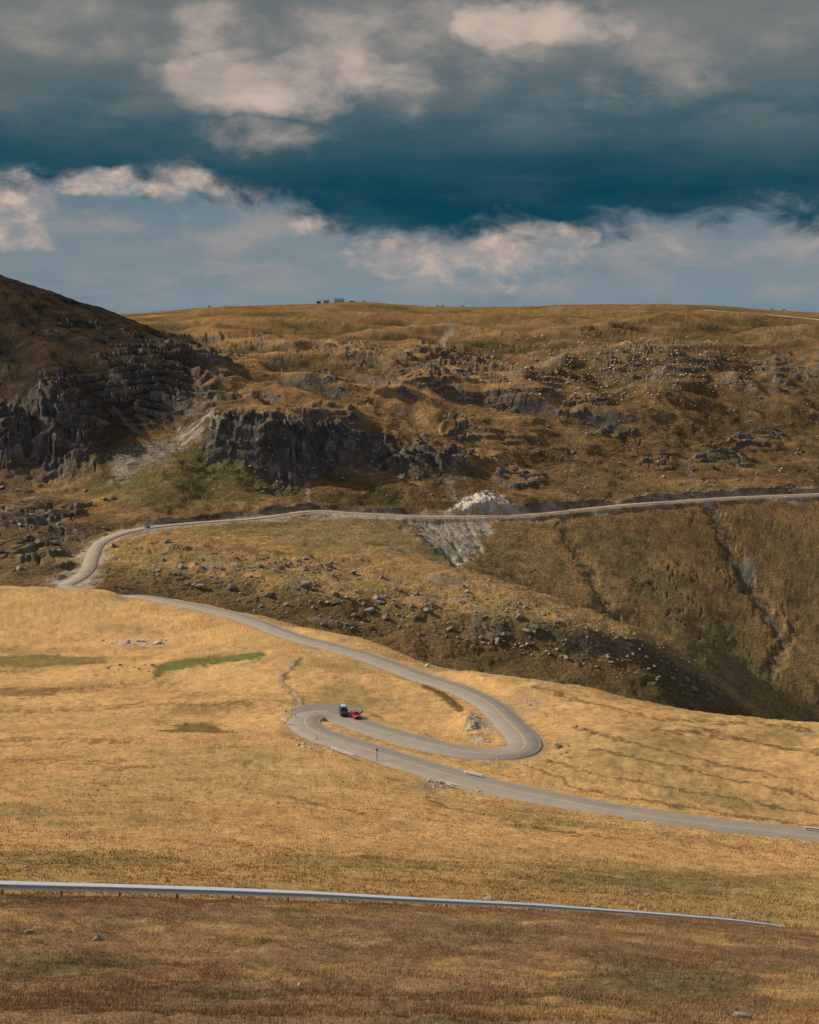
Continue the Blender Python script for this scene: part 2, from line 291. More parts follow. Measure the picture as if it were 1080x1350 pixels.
# spur
g2=gate((10.9,0),(11.3,1),(17,1),(17.5,0))
mix(FS*1.2,gate((12.4,0),(13.0,1),(15,.95),(15.4,.35),(17,.5),(17.3,0))*sst(-.3,.35,nG+.3*nB)*(1-wr*.5)*.9)
mix(FG*1.2,g2*sst(.1,.6,nG*.7-nB*.4)*.6*(1-.5*wr)); mix(FG*1.05,gate((11,0),(11.3,.65),(12.6,.65),(13,0))*sst(-.4,.3,nF+.4*nG)); mix(ROCK*1.3,g2*sst(.3,.55,on3+nC*.15)*sst(.0,.4,nF+.3)*.45*(1-wr))  # spur's near face darkened: its shade is put into the colour
gv=gate((15.0,0),(15.6,1),(17,.9),(17.1,0))*sst(600,780,P)
mix(FG*1.6,gv*.4*sst(-.1,.5,nF-(R4-.5))); mix(FS*.92,gv*.6*sst(-.1,.6,nG*.5+nF*.3+.12*nB+(R4-.5))); mix(RUST*1.1,gv*.35*sst(.1,.6,-nF+.4*nG)); mix(FB*.55,gv*rill*.65)
# upper slopes
g3=gate((17.3,0),(18.2,1),(23.6,1),(24.2,0))
mix(FS*1.08,g3*sst(-.1,.45,nF*.6+.3*nG+(R1b-.6)*1.2+(R1-.6)*.9+(R1c-.6)*.5*rough+.12*nB)*.88*(1-.4*wr)); mix(FG*.85,g3*sst(.0,.5,-nF*.6+nG*.4-(R1b-.6)*1.2-(R1-.6)*.7-(R1c-.6)*.5*rough+.15*nB)*.88); mix(RUST,g3*sst(.0,.55,fbm(X/70,Y/50,3,135)+.3*nB)*.6); mix(FS*1.35,g3*sst(.3,.8,nF*.5+nB*.2+(R1b-.6)*1.3)*.55)
mix(FO*.75,g3*wr*sst(-.3,.5,nF-nG*.4)*.6); mix(FB*.55,g3*wr*rill*.5)  # right flank toned down, cloud shade carried in its colour
mix(GOLD*.42,gate((22.7,0),(23.3,.5),(23.8,1),(26,1))*sst(-.5,.4,nF+nG*.5)*(1-wl))
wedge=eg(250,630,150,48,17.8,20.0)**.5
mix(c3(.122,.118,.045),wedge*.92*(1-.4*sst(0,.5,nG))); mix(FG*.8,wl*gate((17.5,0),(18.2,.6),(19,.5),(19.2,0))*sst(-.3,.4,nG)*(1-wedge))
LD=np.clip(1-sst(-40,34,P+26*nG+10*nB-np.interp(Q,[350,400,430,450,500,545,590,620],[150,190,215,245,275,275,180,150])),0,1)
mix(c3(.032,.029,.025),LD*gate((18.9,0),(19.6,.75),(20.5,.97),(22.5,.97),(23,.95),(23.1,0))*sst(-1.5,-.2,nG*.7+nB*.3)); mix(FB*.5,LD*gate((19.5,0),(20.3,.8),(22.0,.7),(22.6,0))*sst(.05,.5,nG*.5-.2*nB+(R3-.6)*1.5)*.75)  # dark rock and heather, taken near black to paint in cloud shade
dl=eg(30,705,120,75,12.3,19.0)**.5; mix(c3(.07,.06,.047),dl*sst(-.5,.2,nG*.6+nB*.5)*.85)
# rock where steep, and on the ledges
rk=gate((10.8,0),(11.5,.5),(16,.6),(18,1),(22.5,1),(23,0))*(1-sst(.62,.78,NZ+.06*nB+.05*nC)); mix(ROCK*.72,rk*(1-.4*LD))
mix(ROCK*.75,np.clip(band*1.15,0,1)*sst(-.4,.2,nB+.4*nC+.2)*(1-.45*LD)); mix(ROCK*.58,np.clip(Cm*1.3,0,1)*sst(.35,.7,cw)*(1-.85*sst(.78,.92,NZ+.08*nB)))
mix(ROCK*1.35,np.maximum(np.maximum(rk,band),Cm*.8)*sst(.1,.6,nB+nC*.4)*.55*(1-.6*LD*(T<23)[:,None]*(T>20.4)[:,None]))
# pale scree and streams
mix(CREAM,sst(.02,.3,tri+.14*fbm(X/5,Y/7,3,136))*inT(17.0,19.3)*sst(0,.06,tri))
mix(PALE*.55,sst(.05,.5,gl+.3*nB)*sst(0,.1,gl)*.9); mix(CREAM*.75,sst(.1,.6,gl+.2*nB)*sst(-.1,.5,fbm((X+.2*Y)/5,Y/14,4,133)+(P-605)/130)*.7); mix(PALE*.3,sst(.2,.6,gl)*sst(.1,.5,fbm((X+.2*Y)/6,Y/18,4,137))*.55)
dsc=[(285,550),(250,575),(215,598),(180,618),(155,632)]
mix(PALE*.6,line(dsc,12,17.8,21.5,10)*sst(-.4,.25,nB+.4*nC)*.9); mix(PALE*.46,ell(180,612,50,17,1)*inT(17.8,21)*sst(-.2,.3,nC)*.75)
mix(PALE*.36,ell(70,625,80,12,1)*inT(17.8,20)*sst(-.1,.4,nC+nB)*.6)
mix(PALE*.5,line([(605,605),(590,630),(600,660)],7,17.2,20.5,8)*sst(-.2,.2,nC)*.8)
def stream(pts,w,a,b,rag,s1,s2):
    mix(FB*.5,line([(x-w*1.4,y) for x,y in pts],w*1.2,a,b,rag)*s2); mix(PALE*.46,line([(x+1.5,y) for x,y in pts],w,a,b,rag)*s1*sst(-.7,.2,nB))
stream(STREAM1,3.2,14.9,17.2,10,.85,.65); stream(STREAM2,1.8,14.9,17.2,9,.5,.6); mix(PALE*.45,ell(988,752,11,18,1.5)*inT(15,17.2)*.7)
stream([(1010,700),(1000,730),(985,762)],1.0,14.9,17.2,9,.4,.5); stream([(975,820),(1000,812),(1020,822)],1.0,14.9,17.2,9,.4,.5); stream([(860,690),(850,730),(862,770),(858,800)],1.1,14.9,17.2,9,.35,.6); stream([(820,700),(838,735),(852,745)],.9,14.9,17.2,9,.3,.5); stream([(1040,680),(1055,740),(1068,800)],1.0,14.9,17.2,9,.3,.5); stream([(690,690),(700,720),(720,745)],1.0,14.9,17.2,9,.3,.5)
mix(PALE*.5,ell(815,795,26,12,1.4)*inT(15,17)*sst(0,.3,nC)*.7)
mix(DIRT*.8,line([(600,432),(588,440),(580,456)],4,22,24,3)*.9); mix(DIRT*.7,line([(405,632),(408,668)],2.4,17,19.2,4)*.8)
mix(DIRT*.6,line([(905,600),(912,640),(900,655)],2.4,17,20,4)*.7); mix(DIRT*.6,line([(760,600),(748,640),(742,662)],2,17,20,4)*.6)
for pts in ([(300,470),(380,455),(460,440),(560,430)],[(420,560),(520,540),(640,545),(760,560)],[(640,600),(740,580),(860,560),(980,540)],[(700,640),(820,625),(940,615),(1080,605)],[(480,490),(560,470),(600,440)]): mix(DIRT*.6,line(pts,1.3,18,24,12)*.55*sst(-.4,.2,nB))
mix(PALE*.6,ell(470,680,75,6,.8)*inT(16,18)*.8); mix(PALE*.4,line([(150,545),(165,560),(190,585)],4,19,21.5,8)*.5)
mix(PALE*.5,ell(800,475,150,36,1.2)*inT(20.5,23.6)*sst(.4,.65,fbm(X/7,Y/9,3,131))*.6); mix(PALE*.4,ell(1010,500,90,40,1.4)*inT(20,23)*sst(.1,.5,nB)*.5)
mix(PALE*.45,gate((18,0),(18.5,1),(22,1),(22.8,0))*sst(.5,.7,nB+.4*nC)*sst(.0,.4,nG)*.4*(1-LD))
# verges and cut banks
vA=(1-sst(HWA+.2,HWA+2.0,RD+.9*nC))*gate((5,0),(5.5,1),(11,1),(11.1,0)); mix(DIRT*.8,vA*.7)
cut=sst(HWB+1.2,HWB+2.5,RD)*(1-sst(9,14,RD+5*nB))*gate((17.0,0),(17.4,1),(18.8,1),(19,0))*(1-sst(.04,.2,tri))*(1-.6*sst(460,640,P)); mix(c3(.075,.06,.045),cut*.8*sst(-.3,.2,nB+.6*nG)); mix(PALE*.6,cut*sst(.1,.4,nB-.3*nC)*.6)  # dark upslope tone is the bank's painted shade; pale patches are bare ground
vB=(1-sst(HWB+1.0,HWB+8,RD+6.5*nB+5*nG))*gate((11.4,0),(11.5,1),(19,1),(19.3,0)); mix(c3(.42,.345,.265),vB*.9*(1-.6*cut))
mix(DIRT,(1-sst(6,12,RD))*inT(22,24.6)*.9)
col=np.clip(col*(1+.16*nC+.12*nB)[...,None],.01,.75)
# ------------------------------------------------------------------ node helpers
def new_mat(name): 
    m=bpy.data.materials.new(name); m.use_nodes=True; nt=m.node_tree; b=nt.nodes['Principled BSDF']; return m,nt,b
def ground_mat(name,scales,bump):
    m,nt,b=new_mat(name); N=nt.nodes; L=nt.links
    at=N.new('ShaderNodeAttribute'); at.attribute_name='Col'
    tc=N.new('ShaderNodeTexCoord'); cur=at.outputs['Color']
    for s,lo,hi in scales:
        n=N.new('ShaderNodeTexNoise'); n.inputs['Scale'].default_value=s; n.inputs['Detail'].default_value=4; n.inputs['Roughness'].default_value=.65
        L.new(tc.outputs['Object'],n.inputs['Vector'])
        mr=N.new('ShaderNodeMapRange'); mr.inputs[1].default_value=.3; mr.inputs[2].default_value=.7; mr.inputs[3].default_value=lo; mr.inputs[4].default_value=hi
        L.new(n.outputs['Fac'],mr.inputs[0])
        v=N.new('ShaderNodeVectorMath'); v.operation='SCALE'; L.new(cur,v.inputs[0]); L.new(mr.outputs[0],v.inputs['Scale']); cur=v.outputs[0]
    L.new(cur,b.inputs['Base Color']); b.inputs['Roughness'].default_value=1; b.inputs['Specular IOR Level'].default_value=0
    if bump:
        n=N.new('ShaderNodeTexNoise'); n.inputs['Scale'].default_value=bump[0]; n.inputs['Detail'].default_value=4; n.inputs['Roughness'].default_value=.7; L.new(tc.outputs['Object'],n.inputs['Vector'])
        bp=N.new('ShaderNodeBump'); bp.inputs['Strength'].default_value=bump[1]; bp.inputs['Distance'].default_value=bump[2]; L.new(n.outputs['Fac'],bp.inputs['Height']); L.new(bp.outputs[0],b.inputs['Normal'])
    return m
def plain(name,c,rough=.6,metal=0,var=.15,scale=4,spec=.3):
    m,nt,b=new_mat(name); N=nt.nodes; L=nt.links; tc=N.new('ShaderNodeTexCoord'); n=N.new('ShaderNodeTexNoise'); n.inputs['Scale'].default_value=scale; n.inputs['Detail'].default_value=5
    L.new(tc.outputs['Object'],n.inputs['Vector']); mx=N.new('ShaderNodeMix'); mx.data_type='RGBA'
    mx.inputs[6].default_value=(*[x*(1-var) for x in c],1); mx.inputs[7].default_value=(*[min(1,x*(1+var)) for x in c],1)
    L.new(n.outputs['Fac'],mx.inputs[0]); L.new(mx.outputs[2],b.inputs['Base Color']); b.inputs['Roughness'].default_value=rough; b.inputs['Metallic'].default_value=metal; b.inputs['Specular IOR Level'].default_value=spec
    return m
def tag(o,label=None,cat=None,group=None,kind=None):
    if label:o['label']=label
    if cat:o['category']=cat
    if group:o['group']=group
    if kind:o['kind']=kind
    return o
def np_mesh(name,verts,faces,mat,cols=None,smooth=True):
    me=bpy.data.meshes.new(name); nv=len(verts); nf=len(faces); fs=faces.shape[1]
    me.vertices.add(nv); me.vertices.foreach_set('co',verts.astype(np.float32).ravel())
    me.loops.add(nf*fs); me.loops.foreach_set('vertex_index',faces.astype(np.int32).ravel())
    me.polygons.add(nf); me.polygons.foreach_set('loop_start',np.arange(0,nf*fs,fs,dtype=np.int32))
    try: me.polygons.foreach_set('loop_total',np.full(nf,fs,np.int32))
    except Exception: pass
    me.polygons.foreach_set('use_smooth',np.full(nf,smooth,bool))
    me.update(calc_edges=True)
    if cols is not None:
        a=me.color_attributes.new('Col','FLOAT_COLOR','POINT'); a.data.foreach_set('color',np.concatenate([cols,np.ones((nv,1))],1).astype(np.float32).ravel())
    me.materials.append(mat); o=bpy.data.objects.new(name,me); C.objects.link(o); return o
M_near=ground_mat('dry_meadow_ground',[(.9,.80,1.2),(5.5,.70,1.3)],(7,.8,.16))
M_far=ground_mat('mountain_ground',[(.12,.84,1.16),(.6,.62,1.38)],(.5,.9,1.6))
split=int(np.argmin(np.abs(T-10.9)))
def sheet(name,r0,r1,mat):
    r=np.arange(r0,r1); n=len(r)
    v=np.stack([X[r0:r1],Y[r0:r1],Z[r0:r1]],2).reshape(-1,3); i=np.arange((n-1)*NC).reshape(n-1,NC)[:,:-1].ravel()
    f=np.stack([i,i+1,i+1+NC,i+NC],1)
    return tag(np_mesh(name,v,f,mat,col[r0:r1].reshape(-1,3)),kind='structure')
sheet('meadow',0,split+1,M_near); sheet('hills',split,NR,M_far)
# ------------------------------------------------------------------ road ribbons
def ribbon(name,R,offs,dz,mat,i0=0,i1=None,kind=True):
    R=R[i0:i1]; t=np.gradient(R[:,:2],axis=0); t/=np.linalg.norm(t,axis=1)[:,None]+1e-9; nrm=np.stack([t[:,1],-t[:,0]],1)
    V=[];k=len(offs)
    for o,h in zip(offs,dz):
        V.append(np.concatenate([R[:,:2]+nrm*o,(R[:,2]+h)[:,None]],1))
    V=np.stack(V,1).reshape(-1,3); n=len(R); f=[]
    i=(np.arange(n-1)[:,None]*k+np.arange(k-1)[None]).ravel()
    f=np.stack([i,i+1,i+1+k,i+k],1)[:, ::-1]
    o=np_mesh(name,V,f,mat)
    if o.data.polygons[0].normal.z<0: o.data.flip_normals()
    return tag(o,kind='structure') if kind else o
M_asph=plain('worn_asphalt',(.285,.25,.215),.95,0,.22,.4,.1)
M_lay=plain('patched_asphalt',(.24,.21,.185),.95,0,.25,.5,.1)
M_asphB=plain('dusty_asphalt',(.36,.29,.215),.95,0,.3,.2,.1)
M_line=plain('faded_road_paint',(.55,.43,.23),.9,0,.2,3,.1)
M_wline=plain('white_road_paint',(.43,.39,.34),.9,0,.3,3,.1)
ribbon('road',RA,[-HWA-.5,-HWA,0,HWA,HWA+.5],[-.45,0,.05,0,-.45],M_asph)
ribbon('mountain_road',RB,[-HWB-.8,-HWB,0,HWB,HWB+.8],[-.8,0,.05,0,-.8],M_asphB)
ribbon('plateau_road',RC,[-6,-5,5,6],[-1,0,0,-1],M_asphB)
ribbon('road_centre_line',RA,[-.08,.08],[.06,.06],M_line)
ribbon('road_edge_line',RA,[-HWA+.2,-HWA+.3],[.012,.012],M_wline); ribbon('road_edge_line',RA,[HWA-.3,HWA-.2],[.012,.012],M_wline)
n=40; ang=np.linspace(0,2*np.pi,n,endpoint=False)
lv=[(park[0],park[1]+1,zr-.06)]+[(park[0]+6.9*math.cos(a)*(1+.05*math.sin(3*a)),park[1]+1+5.5*math.sin(a),zr-.07) for a in ang]
np_me=bpy.data.meshes.new('lay_by'); np_me.from_pydata(lv,[],[(0,1+i,1+(i+1)%n) for i in range(n)]); np_me.materials.append(M_lay); o=bpy.data.objects.new('lay_by',np_me); C.objects.link(o); tag(o,kind='structure')
# ------------------------------------------------------------------ grass
def grass(n,t0,t1,hmin,hmax,wmin,wmax,blades,con=1.0):
    r0=np.searchsorted(T,t0); r1=np.searchsorted(T,t1)-2; c0,c1=np.searchsorted(us,-.36),np.searchsorted(us,.36)
    rr=rng.uniform(r0,r1,n); cc=rng.uniform(c0,c1,n); i=rr.astype(int); j=cc.astype(int); f=(rr-i); g=(cc-j)
    def bl(A): 
        return (A[i,j]*((1-f)*(1-g))+A[i+1,j]*(f*(1-g))+A[i,j+1]*((1-f)*g)+A[i+1,j+1]*(f*g))
    x,y,z=bl(X),bl(Y),bl(Z); cc_=col[i,j]; rd=RD[i,j]
    keep=(rd>HWA+1.2)&(fbm(x/3,y/3,3,141)+.35*rng.standard_normal(n)>-.35)
    x,y,z,cc_=x[keep],y[keep],z[keep],cc_[keep]; n=len(x)
    V=[];CC=[]
    hs=.75+.5*np.clip(fbm(x/4,y/4,2,144),-.8,1)
    for b in range(blades):
        a=rng.uniform(0,2*np.pi,n); h=rng.uniform(hmin,hmax,n)*hs; w=rng.uniform(wmin,wmax,n)
        ox,oy=rng.normal(0,hmax*.5,n),rng.normal(0,hmax*.5,n); lx=rng.normal(.12,.45,n)*h; ly=rng.normal(0,.4,n)*h
        dx,dy=np.cos(a)*w/2,np.sin(a)*w/2
        V.append(np.stack([np.stack([x+ox-dx,y+oy-dy,z-.05],1),np.stack([x+ox+dx,y+oy+dy,z-.05],1),np.stack([x+ox+lx,y+oy+ly,z+h],1)],1))
        br=(1+con*rng.uniform(-.2,.3,n))[:,None]*cc_; tip=br*(1+.25*con)+con*rng.uniform(0,.04,n)[:,None]*np.array([1,.7,.35]); CC.append(np.stack([br*.95,br*.95,tip],1))
    V=np.concatenate(V).reshape(-1,3); CC=np.clip(np.concatenate(CC).reshape(-1,3),0,.8); return V,CC
g=[grass(88000,1.7,3.2,.04,.12,.012,.025,5,1.1),grass(42000,4.15,6.0,.09,.2,.05,.10,3,.8),grass(24000,6.0,8.0,.10,.2,.1,.2,3,.6)]
GV=np.concatenate([a[0] for a in g]); GC=np.concatenate([a[1] for a in g])
m,nt,b=new_mat('dry_grass_blades'); at=nt.nodes.new('ShaderNodeAttribute'); at.attribute_name='Col'; nt.links.new(at.outputs['Color'],b.inputs['Base Color']); b.inputs['Roughness'].default_value=1; b.inputs['Specular IOR Level'].default_value=0
o=np_mesh('dry_grass',GV,np.arange(len(GV)).reshape(-1,3),m,GC,False); tag(o,'dry golden and brown grass covering the meadow slope','grass',None,'stuff')
# ------------------------------------------------------------------ mesh part helpers
def obj(name,bm,mat,parent=None,smooth=False):
    me=bpy.data.meshes.new(name); bmesh.ops.recalc_face_normals(bm,faces=bm.faces[:]); bm.to_mesh(me); bm.free(); me.materials.append(mat)
    if smooth:
        for p in me.polygons:p.use_smooth=True
    o=bpy.data.objects.new(name,me); C.objects.link(o)
    if parent:o.parent=parent
    return o
def empty(name,loc,rz=0,**k):
    o=bpy.data.objects.new(name,None); o.empty_display_size=.3; C.objects.link(o); o.location=loc; o.rotation_euler=(0,0,rz); tag(o,**k); return o
def box(bm,c,s,rz=0,bev=0):
    r=bmesh.ops.create_cube(bm,size=1); vs=r['verts']
    for v in vs:
        x,y,z=v.co.x*s[0],v.co.y*s[1],v.co.z*s[2]; v.co=(c[0]+x*math.cos(rz)-y*math.sin(rz),c[1]+x*math.sin(rz)+y*math.cos(rz),c[2]+z)
    if bev:
        es=list({e for v in vs for e in v.link_edges}); bmesh.ops.bevel(bm,geom=es,offset=bev,segments=2,affect='EDGES')
    return bm
def bx(c,s,bev=0): return box(bmesh.new(),c,s,0,bev)
def cyl(bm,c,r,h,axis='z',seg=14,r2=None):
    q=bmesh.ops.create_cone(bm,cap_ends=True,segments=seg,radius1=r,radius2=r if r2 is None else r2,depth=h)
    for v in q['verts']:
        x,y,z=v.co
        if axis=='y': x,y,z=x,z,y
        if axis=='x': x,y,z=z,y,x
        v.co=(c[0]+x,c[1]+y,c[2]+z)
    return bm
def copy_tree(o,parent=None):
    c=o.copy(); C.objects.link(c); c.parent=parent
    for ch in list(o.children): copy_tree(ch,c)
    return c
# ------------------------------------------------------------------ vehicles
M_red=plain('red_car_paint',(.42,.02,.025),.3,0,.05,3,.5); M_navy=plain('dark_van_paint',(.03,.045,.07),.35,0,.1,3,.5); M_white=plain('white_paint',(.72,.72,.7),.4,0,.05,3,.4)
M_blue=plain('pale_blue_car_paint',(.22,.29,.38),.35,0,.05,3,.5); M_silver=plain('pale_roof_paint',(.42,.5,.58),.45,0,.1,3,.4)
M_glass=plain('dark_window_glass',(.02,.03,.04),.08,0,.1,2,.6); M_tyre=plain('tyre_rubber',(.02,.02,.02),.9); M_rim=plain('alloy_rim',(.45,.45,.46),.35,.7); M_lamp=plain('clear_lamp',(.7,.7,.66),.15); M_tail=plain('red_lamp',(.4,.02,.02),.2); M_trim=plain('black_trim',(.025,.025,.027),.6)
def vehicle(name,st,paint,wheels,wr_,track,wins,screen,rear,lamps):
    root=empty(name,(0,0,0))
    bm=bmesh.new(); rings=[]
    for x,zb,zt,zr_,w,wt in st:
        half=[(w*.86,zb),(w,zb+.14),(w,(zb+zt)/2),(w*.985,zt),(wt+.03,zr_-.07),(wt*.82,zr_)]
        ring=[bm.verts.new((x,y,z)) for y,z in half]+[bm.verts.new((x,-y,z)) for y,z in reversed(half)]; rings.append(ring)
    for a,b_ in zip(rings[:-1],rings[1:]):
        for i in range(12): bm.faces.new((a[i],a[(i+1)%12],b_[(i+1)%12],b_[i]))
    bm.faces.new(rings[0]); bm.faces.new(list(reversed(rings[-1])))
    obj('body',bm,paint,root)
    xs=[s[0] for s in st][::-1]
    def sp(x,s,side,off=.012):
        g=lambda k: np.interp(x,xs,[q[k] for q in st][::-1])
        y0,z0,y1,z1=g(4)*.985,g(2),g(5)+.03,g(3)-.07
        return (x,side*(y0+(y1-y0)*s+off),z0+(z1-z0)*s)
    for side in(1,-1):
        for (xa,xb,xc,xd) in wins:
            bm=bmesh.new(); bm.faces.new([bm.verts.new(p) for p in (sp(xa,.1,side),sp(xb,.1,side),sp(xc,.9,side),sp(xd,.9,side))]); obj('side_window',bm,M_glass,root)
        bm=bmesh.new(); box(bm,(screen[0][0]-.25,side*(track+.16),screen[0][1]+.12),(.12,.2,.16),0,.02); obj('wing_mirror',bm,M_trim,root)
        obj('headlight',bx((lamps[0],side*lamps[1],lamps[2]),(.1,.34,.16),.03),M_lamp,root)
        obj('tail_light',bx((lamps[3],side*lamps[4],lamps[5]),(.08,.14,.34),.02),M_tail,root)
        for x in wheels:
            bm=cyl(bmesh.new(),(0,0,0),wr_,.22,'y',24); t=obj('wheel',bm,M_tyre,root); t.location=(x,side*(track),wr_)
            r=obj('rim',cyl(bmesh.new(),(0,side*.115,0),wr_*.62,.02,'y',18),M_rim,t)
    for nm,q in(('windscreen',screen),('rear_window',rear)):
        (x0,z0,w0),(x1,z1,w1)=q; bm=bmesh.new(); s=1 if nm=='windscreen' else -1
        bm.faces.new([bm.verts.new(p) for p in((x0+s*.012,-w0,z0+.012),(x0+s*.012,w0,z0+.012),(x1+s*.012,w1,z1+.012),(x1+s*.012,-w1,z1+.012))]); obj(nm,bm,M_glass,root)
    for nm,x in(('bumper',st[0][0]),('bumper',st[-1][0])):
        obj(nm,bx((x,0,.42),(.14,st[1][4]*1.8,.22),.05),M_trim,root)
    return root
car_st=[(2.05,.36,.62,.72,.72,.66),(1.93,.22,.68,.80,.82,.76),(1.0,.2,.84,.96,.87,.78),(.25,.2,.9,1.44,.87,.62),(-.95,.2,.92,1.46,.87,.62),(-1.72,.22,.92,1.06,.86,.72),(-2.02,.34,.86,.96,.8,.72)]
def make_car(name,paint):
    return vehicle(name,car_st,paint,(1.28,-1.25),.31,.79,[(.72,-.12,-.12,.28),(-.2,-1.2,-.92,-.2)],((.93,1.0,.68),(.33,1.39,.55)),((-1.66,1.1,.66),(-1.04,1.42,.55)),(2.0,.55,.66,-1.98,.66,.78))
van_st=[(2.4,.38,.85,1.0,.8,.72),(2.3,.24,.92,1.08,.9,.82),(1.72,.22,1.02,1.2,.95,.86),(1.05,.22,1.06,1.94,.95,.74),(-2.2,.22,1.06,1.98,.95,.75),(-2.4,.26,1.04,1.9,.94,.74),(-2.47,.36,1.0,1.5,.92,.8)]
def make_van(name,paint):
    return vehicle(name,van_st,paint,(1.5,-1.5),.34,.85,[(1.45,.6,.6,1.08),(.5,-.7,-.7,.5),(-.8,-2.1,-2.1,-.8)],((1.66,1.26,.76),(1.12,1.86,.66)),((-2.46,1.2,.7),(-2.43,1.8,.64)),(2.33,.66,.86,-2.44,.82,1.0))
van=make_van('parked_van',M_navy); pv=hit(453,943,110,400); van.location=(pv[0],pv[1],zr-.05); van.rotation_euler=(0,0,math.radians(-82)); van.scale=(.8,.8,.8); tag(van,'dark van with a pale roof parked in the lay-by beside the red car','van')
obj('roof_box',bx((-.4,0,2.09),(2.6,1.2,.2),.06),M_silver,van)
car=make_car('parked_car',M_red); pc=hit(469,947,110,400); car.location=(pc[0],pc[1],zr-.05); car.rotation_euler=(0,0,math.radians(-68)); car.scale=(.8,.8,.8); tag(car,'small red hatchback parked beside the dark van','car')
def repaint(root,mat):
    for ch in root.children:
        if ch.name.startswith('body'): ch.data=ch.data.copy(); ch.data.materials[0]=mat
def on_curve(R,px,py,dmin):
    u=float(p2u(px,py)); d=np.abs(R[:,0]/R[:,1]-u); d[R[:,1]<dmin]=9; return int(d.argmin())
c2=copy_tree(car); i=on_curve(RB,196,694,760); c2.location=RB[i]+np.array([0,0,.05]); t=RB[i+1]-RB[i]; c2.rotation_euler=(0,0,math.atan2(t[1],t[0])); c2.scale=(.9,.9,.9); repaint(c2,M_blue)
c2.name='distant_car'; tag(c2,'tiny pale blue car driving on the upper mountain road left of the cliffs','car')
# ------------------------------------------------------------------ guardrails
M_galv=plain('galvanised_steel',(.66,.75,.84),.45,0,.08,2,.5); M_post=plain('steel_post',(.16,.16,.15),.7,.2); M_dull=plain('pale_steel',(.56,.56,.55),.6,0,.1,2,.3)
def rail(name,path,depth,label,group=None,kk=None,mat=None):
    path=np.array(path,float); o0=path[0].copy(); root=empty(name,o0,label=label,cat='guardrail',group=group)
    L=np.concatenate([[0],np.cumsum(np.linalg.norm(np.diff(path,axis=0),axis=1))]); s=np.linspace(0,L[-1],max(4,int(L[-1]/1.0))); pp=np.stack([np.interp(s,L,path[:,q]) for q in range(3)],1)-o0
    t=np.gradient(pp[:,:2],axis=0); t/=np.linalg.norm(t,axis=1)[:,None]; nr=np.stack([t[:,1],-t[:,0]],1)
    prof=[(-.07,.0),(.12,-.055),(.12,-.085),(-.10,-.13),(-.10,-.19),(.12,-.245),(.12,-.275),(-.02,-.32)]
    K_=np.interp(s,L,kk) if kk is not None else np.ones(len(s))
    bm=bmesh.new(); rg=[]
    for p,nn,k in zip(pp,nr,K_): rg.append([bm.verts.new((p[0]+nn[0]*a*k,p[1]+nn[1]*a*k,p[2]+h*k)) for a,h in prof])
    for a,b_ in zip(rg[:-1],rg[1:]):
        for q in range(len(prof)-1): bm.faces.new((a[q],a[q+1],b_[q+1],b_[q]))
    obj('rail_beam',bm,mat or M_galv,root)
    for a in np.arange(.4,L[-1]-(2 if L[-1]>20 else 0),2.6):
        x,y,z=[np.interp(a,L,path[:,q]) for q in range(3)]; nn=nr[min(len(nr)-1,int(a/L[-1]*(len(nr)-1)))]
        pb=bx((x-o0[0]-nn[0]*.16,y-o0[1]-nn[1]*.16,z-o0[2]-.08-depth/2),(.09,.07,depth)); obj('post',pb,M_post,root)
    return root
tp=[(-170,1157),(0,1162),(150,1166),(300,1171),(420,1176),(540,1183),(700,1191),(850,1202),(960,1211),(1010,1217),(1035,1221)]
dd=lambda px: np.interp(px,[-170,0,540,1030,1060],[59.5,60.3,64.2,70,70.4])
rail('foreground_guardrail',[(float(p2u(x,y))*dd(x),dd(x),float(p2e(y))*dd(x)) for x,y in tp],.95,'long galvanised guardrail crossing the whole foreground slope',None,[1.2,1.2,1.15,1.05,.95,.84,.72,.62,.56,.52,.5])
def seg_rail(a,b_,label,nseg=6):
    pts=[]
    for s in np.linspace(0,1,nseg):
        p=hit(a[0]+(b_[0]-a[0])*s,a[1]+(b_[1]-a[1])*s+4,110,420); p[2]+=.72; pts.append(p)
    rail('roadside_guardrail',pts,.9,label,None,[.95]*nseg,M_dull)
seg_rail((437,986),(466,996),'short guardrail on the outer edge of the left hairpin bend')
seg_rail((578,1030),(604,1037),'short guardrail on the near verge of the lower road')
seg_rail((612,1018),(636,1023),'short pale guardrail on the far verge of the lower road')
seg_rail((1060,1092),(1110,1098),'guardrail at the right edge beside the lower road')
# signs and posts
M_sred=plain('sign_red',(.5,.03,.03),.5); M_swhite=plain('sign_white',(.75,.74,.7),.5); M_dark=plain('dark_post',(.03,.03,.03),.7)
def chevron(px,py,rz,label):
    p=hit(px,py,110,400); r=empty('chevron_sign',p,rz,label=label,cat='road sign')
    obj('board',bx((0,0,1.15),(1.5,.04,.6)),M_swhite,r)
    for x in(-.45,0,.45):
        bm=bmesh.new()
        for sg in(1,-1):
            bm.faces.new([bm.verts.new(q) for q in((x-.2,-.024,1.15+sg*.27),(x-.02,-.024,1.15+sg*.27),(x+.16,-.024,1.15),(x-.02,-.024,1.15))])
        obj('chevron',bm,M_sred,r)
    for x in(-.55,.55): obj('post',cyl(bmesh.new(),(x,.05,.4),.035,1.5),M_post,r)
chevron(387,949,math.radians(-30),'red and white chevron sign at the outside of the left hairpin'); chevron(374,956,math.radians(-50),'red and white chevron sign left of the hairpin, standing lower')
def signpost(px,py,h,label):
    p=hit(px,py,110,420); r=empty('road_sign',p,.2,label=label,cat='road sign')
    obj('pole',cyl(bmesh.new(),(0,0,h/2-.1),.045,h+.2),M_dark,r); obj('sign_plate',cyl(bmesh.new(),(0,-.06,h-.2),.2,.03,'y',20),M_post,r)
    obj('clamp',bx((0,-.03,h-.2),(.12,.06,.1)),M_post,r)
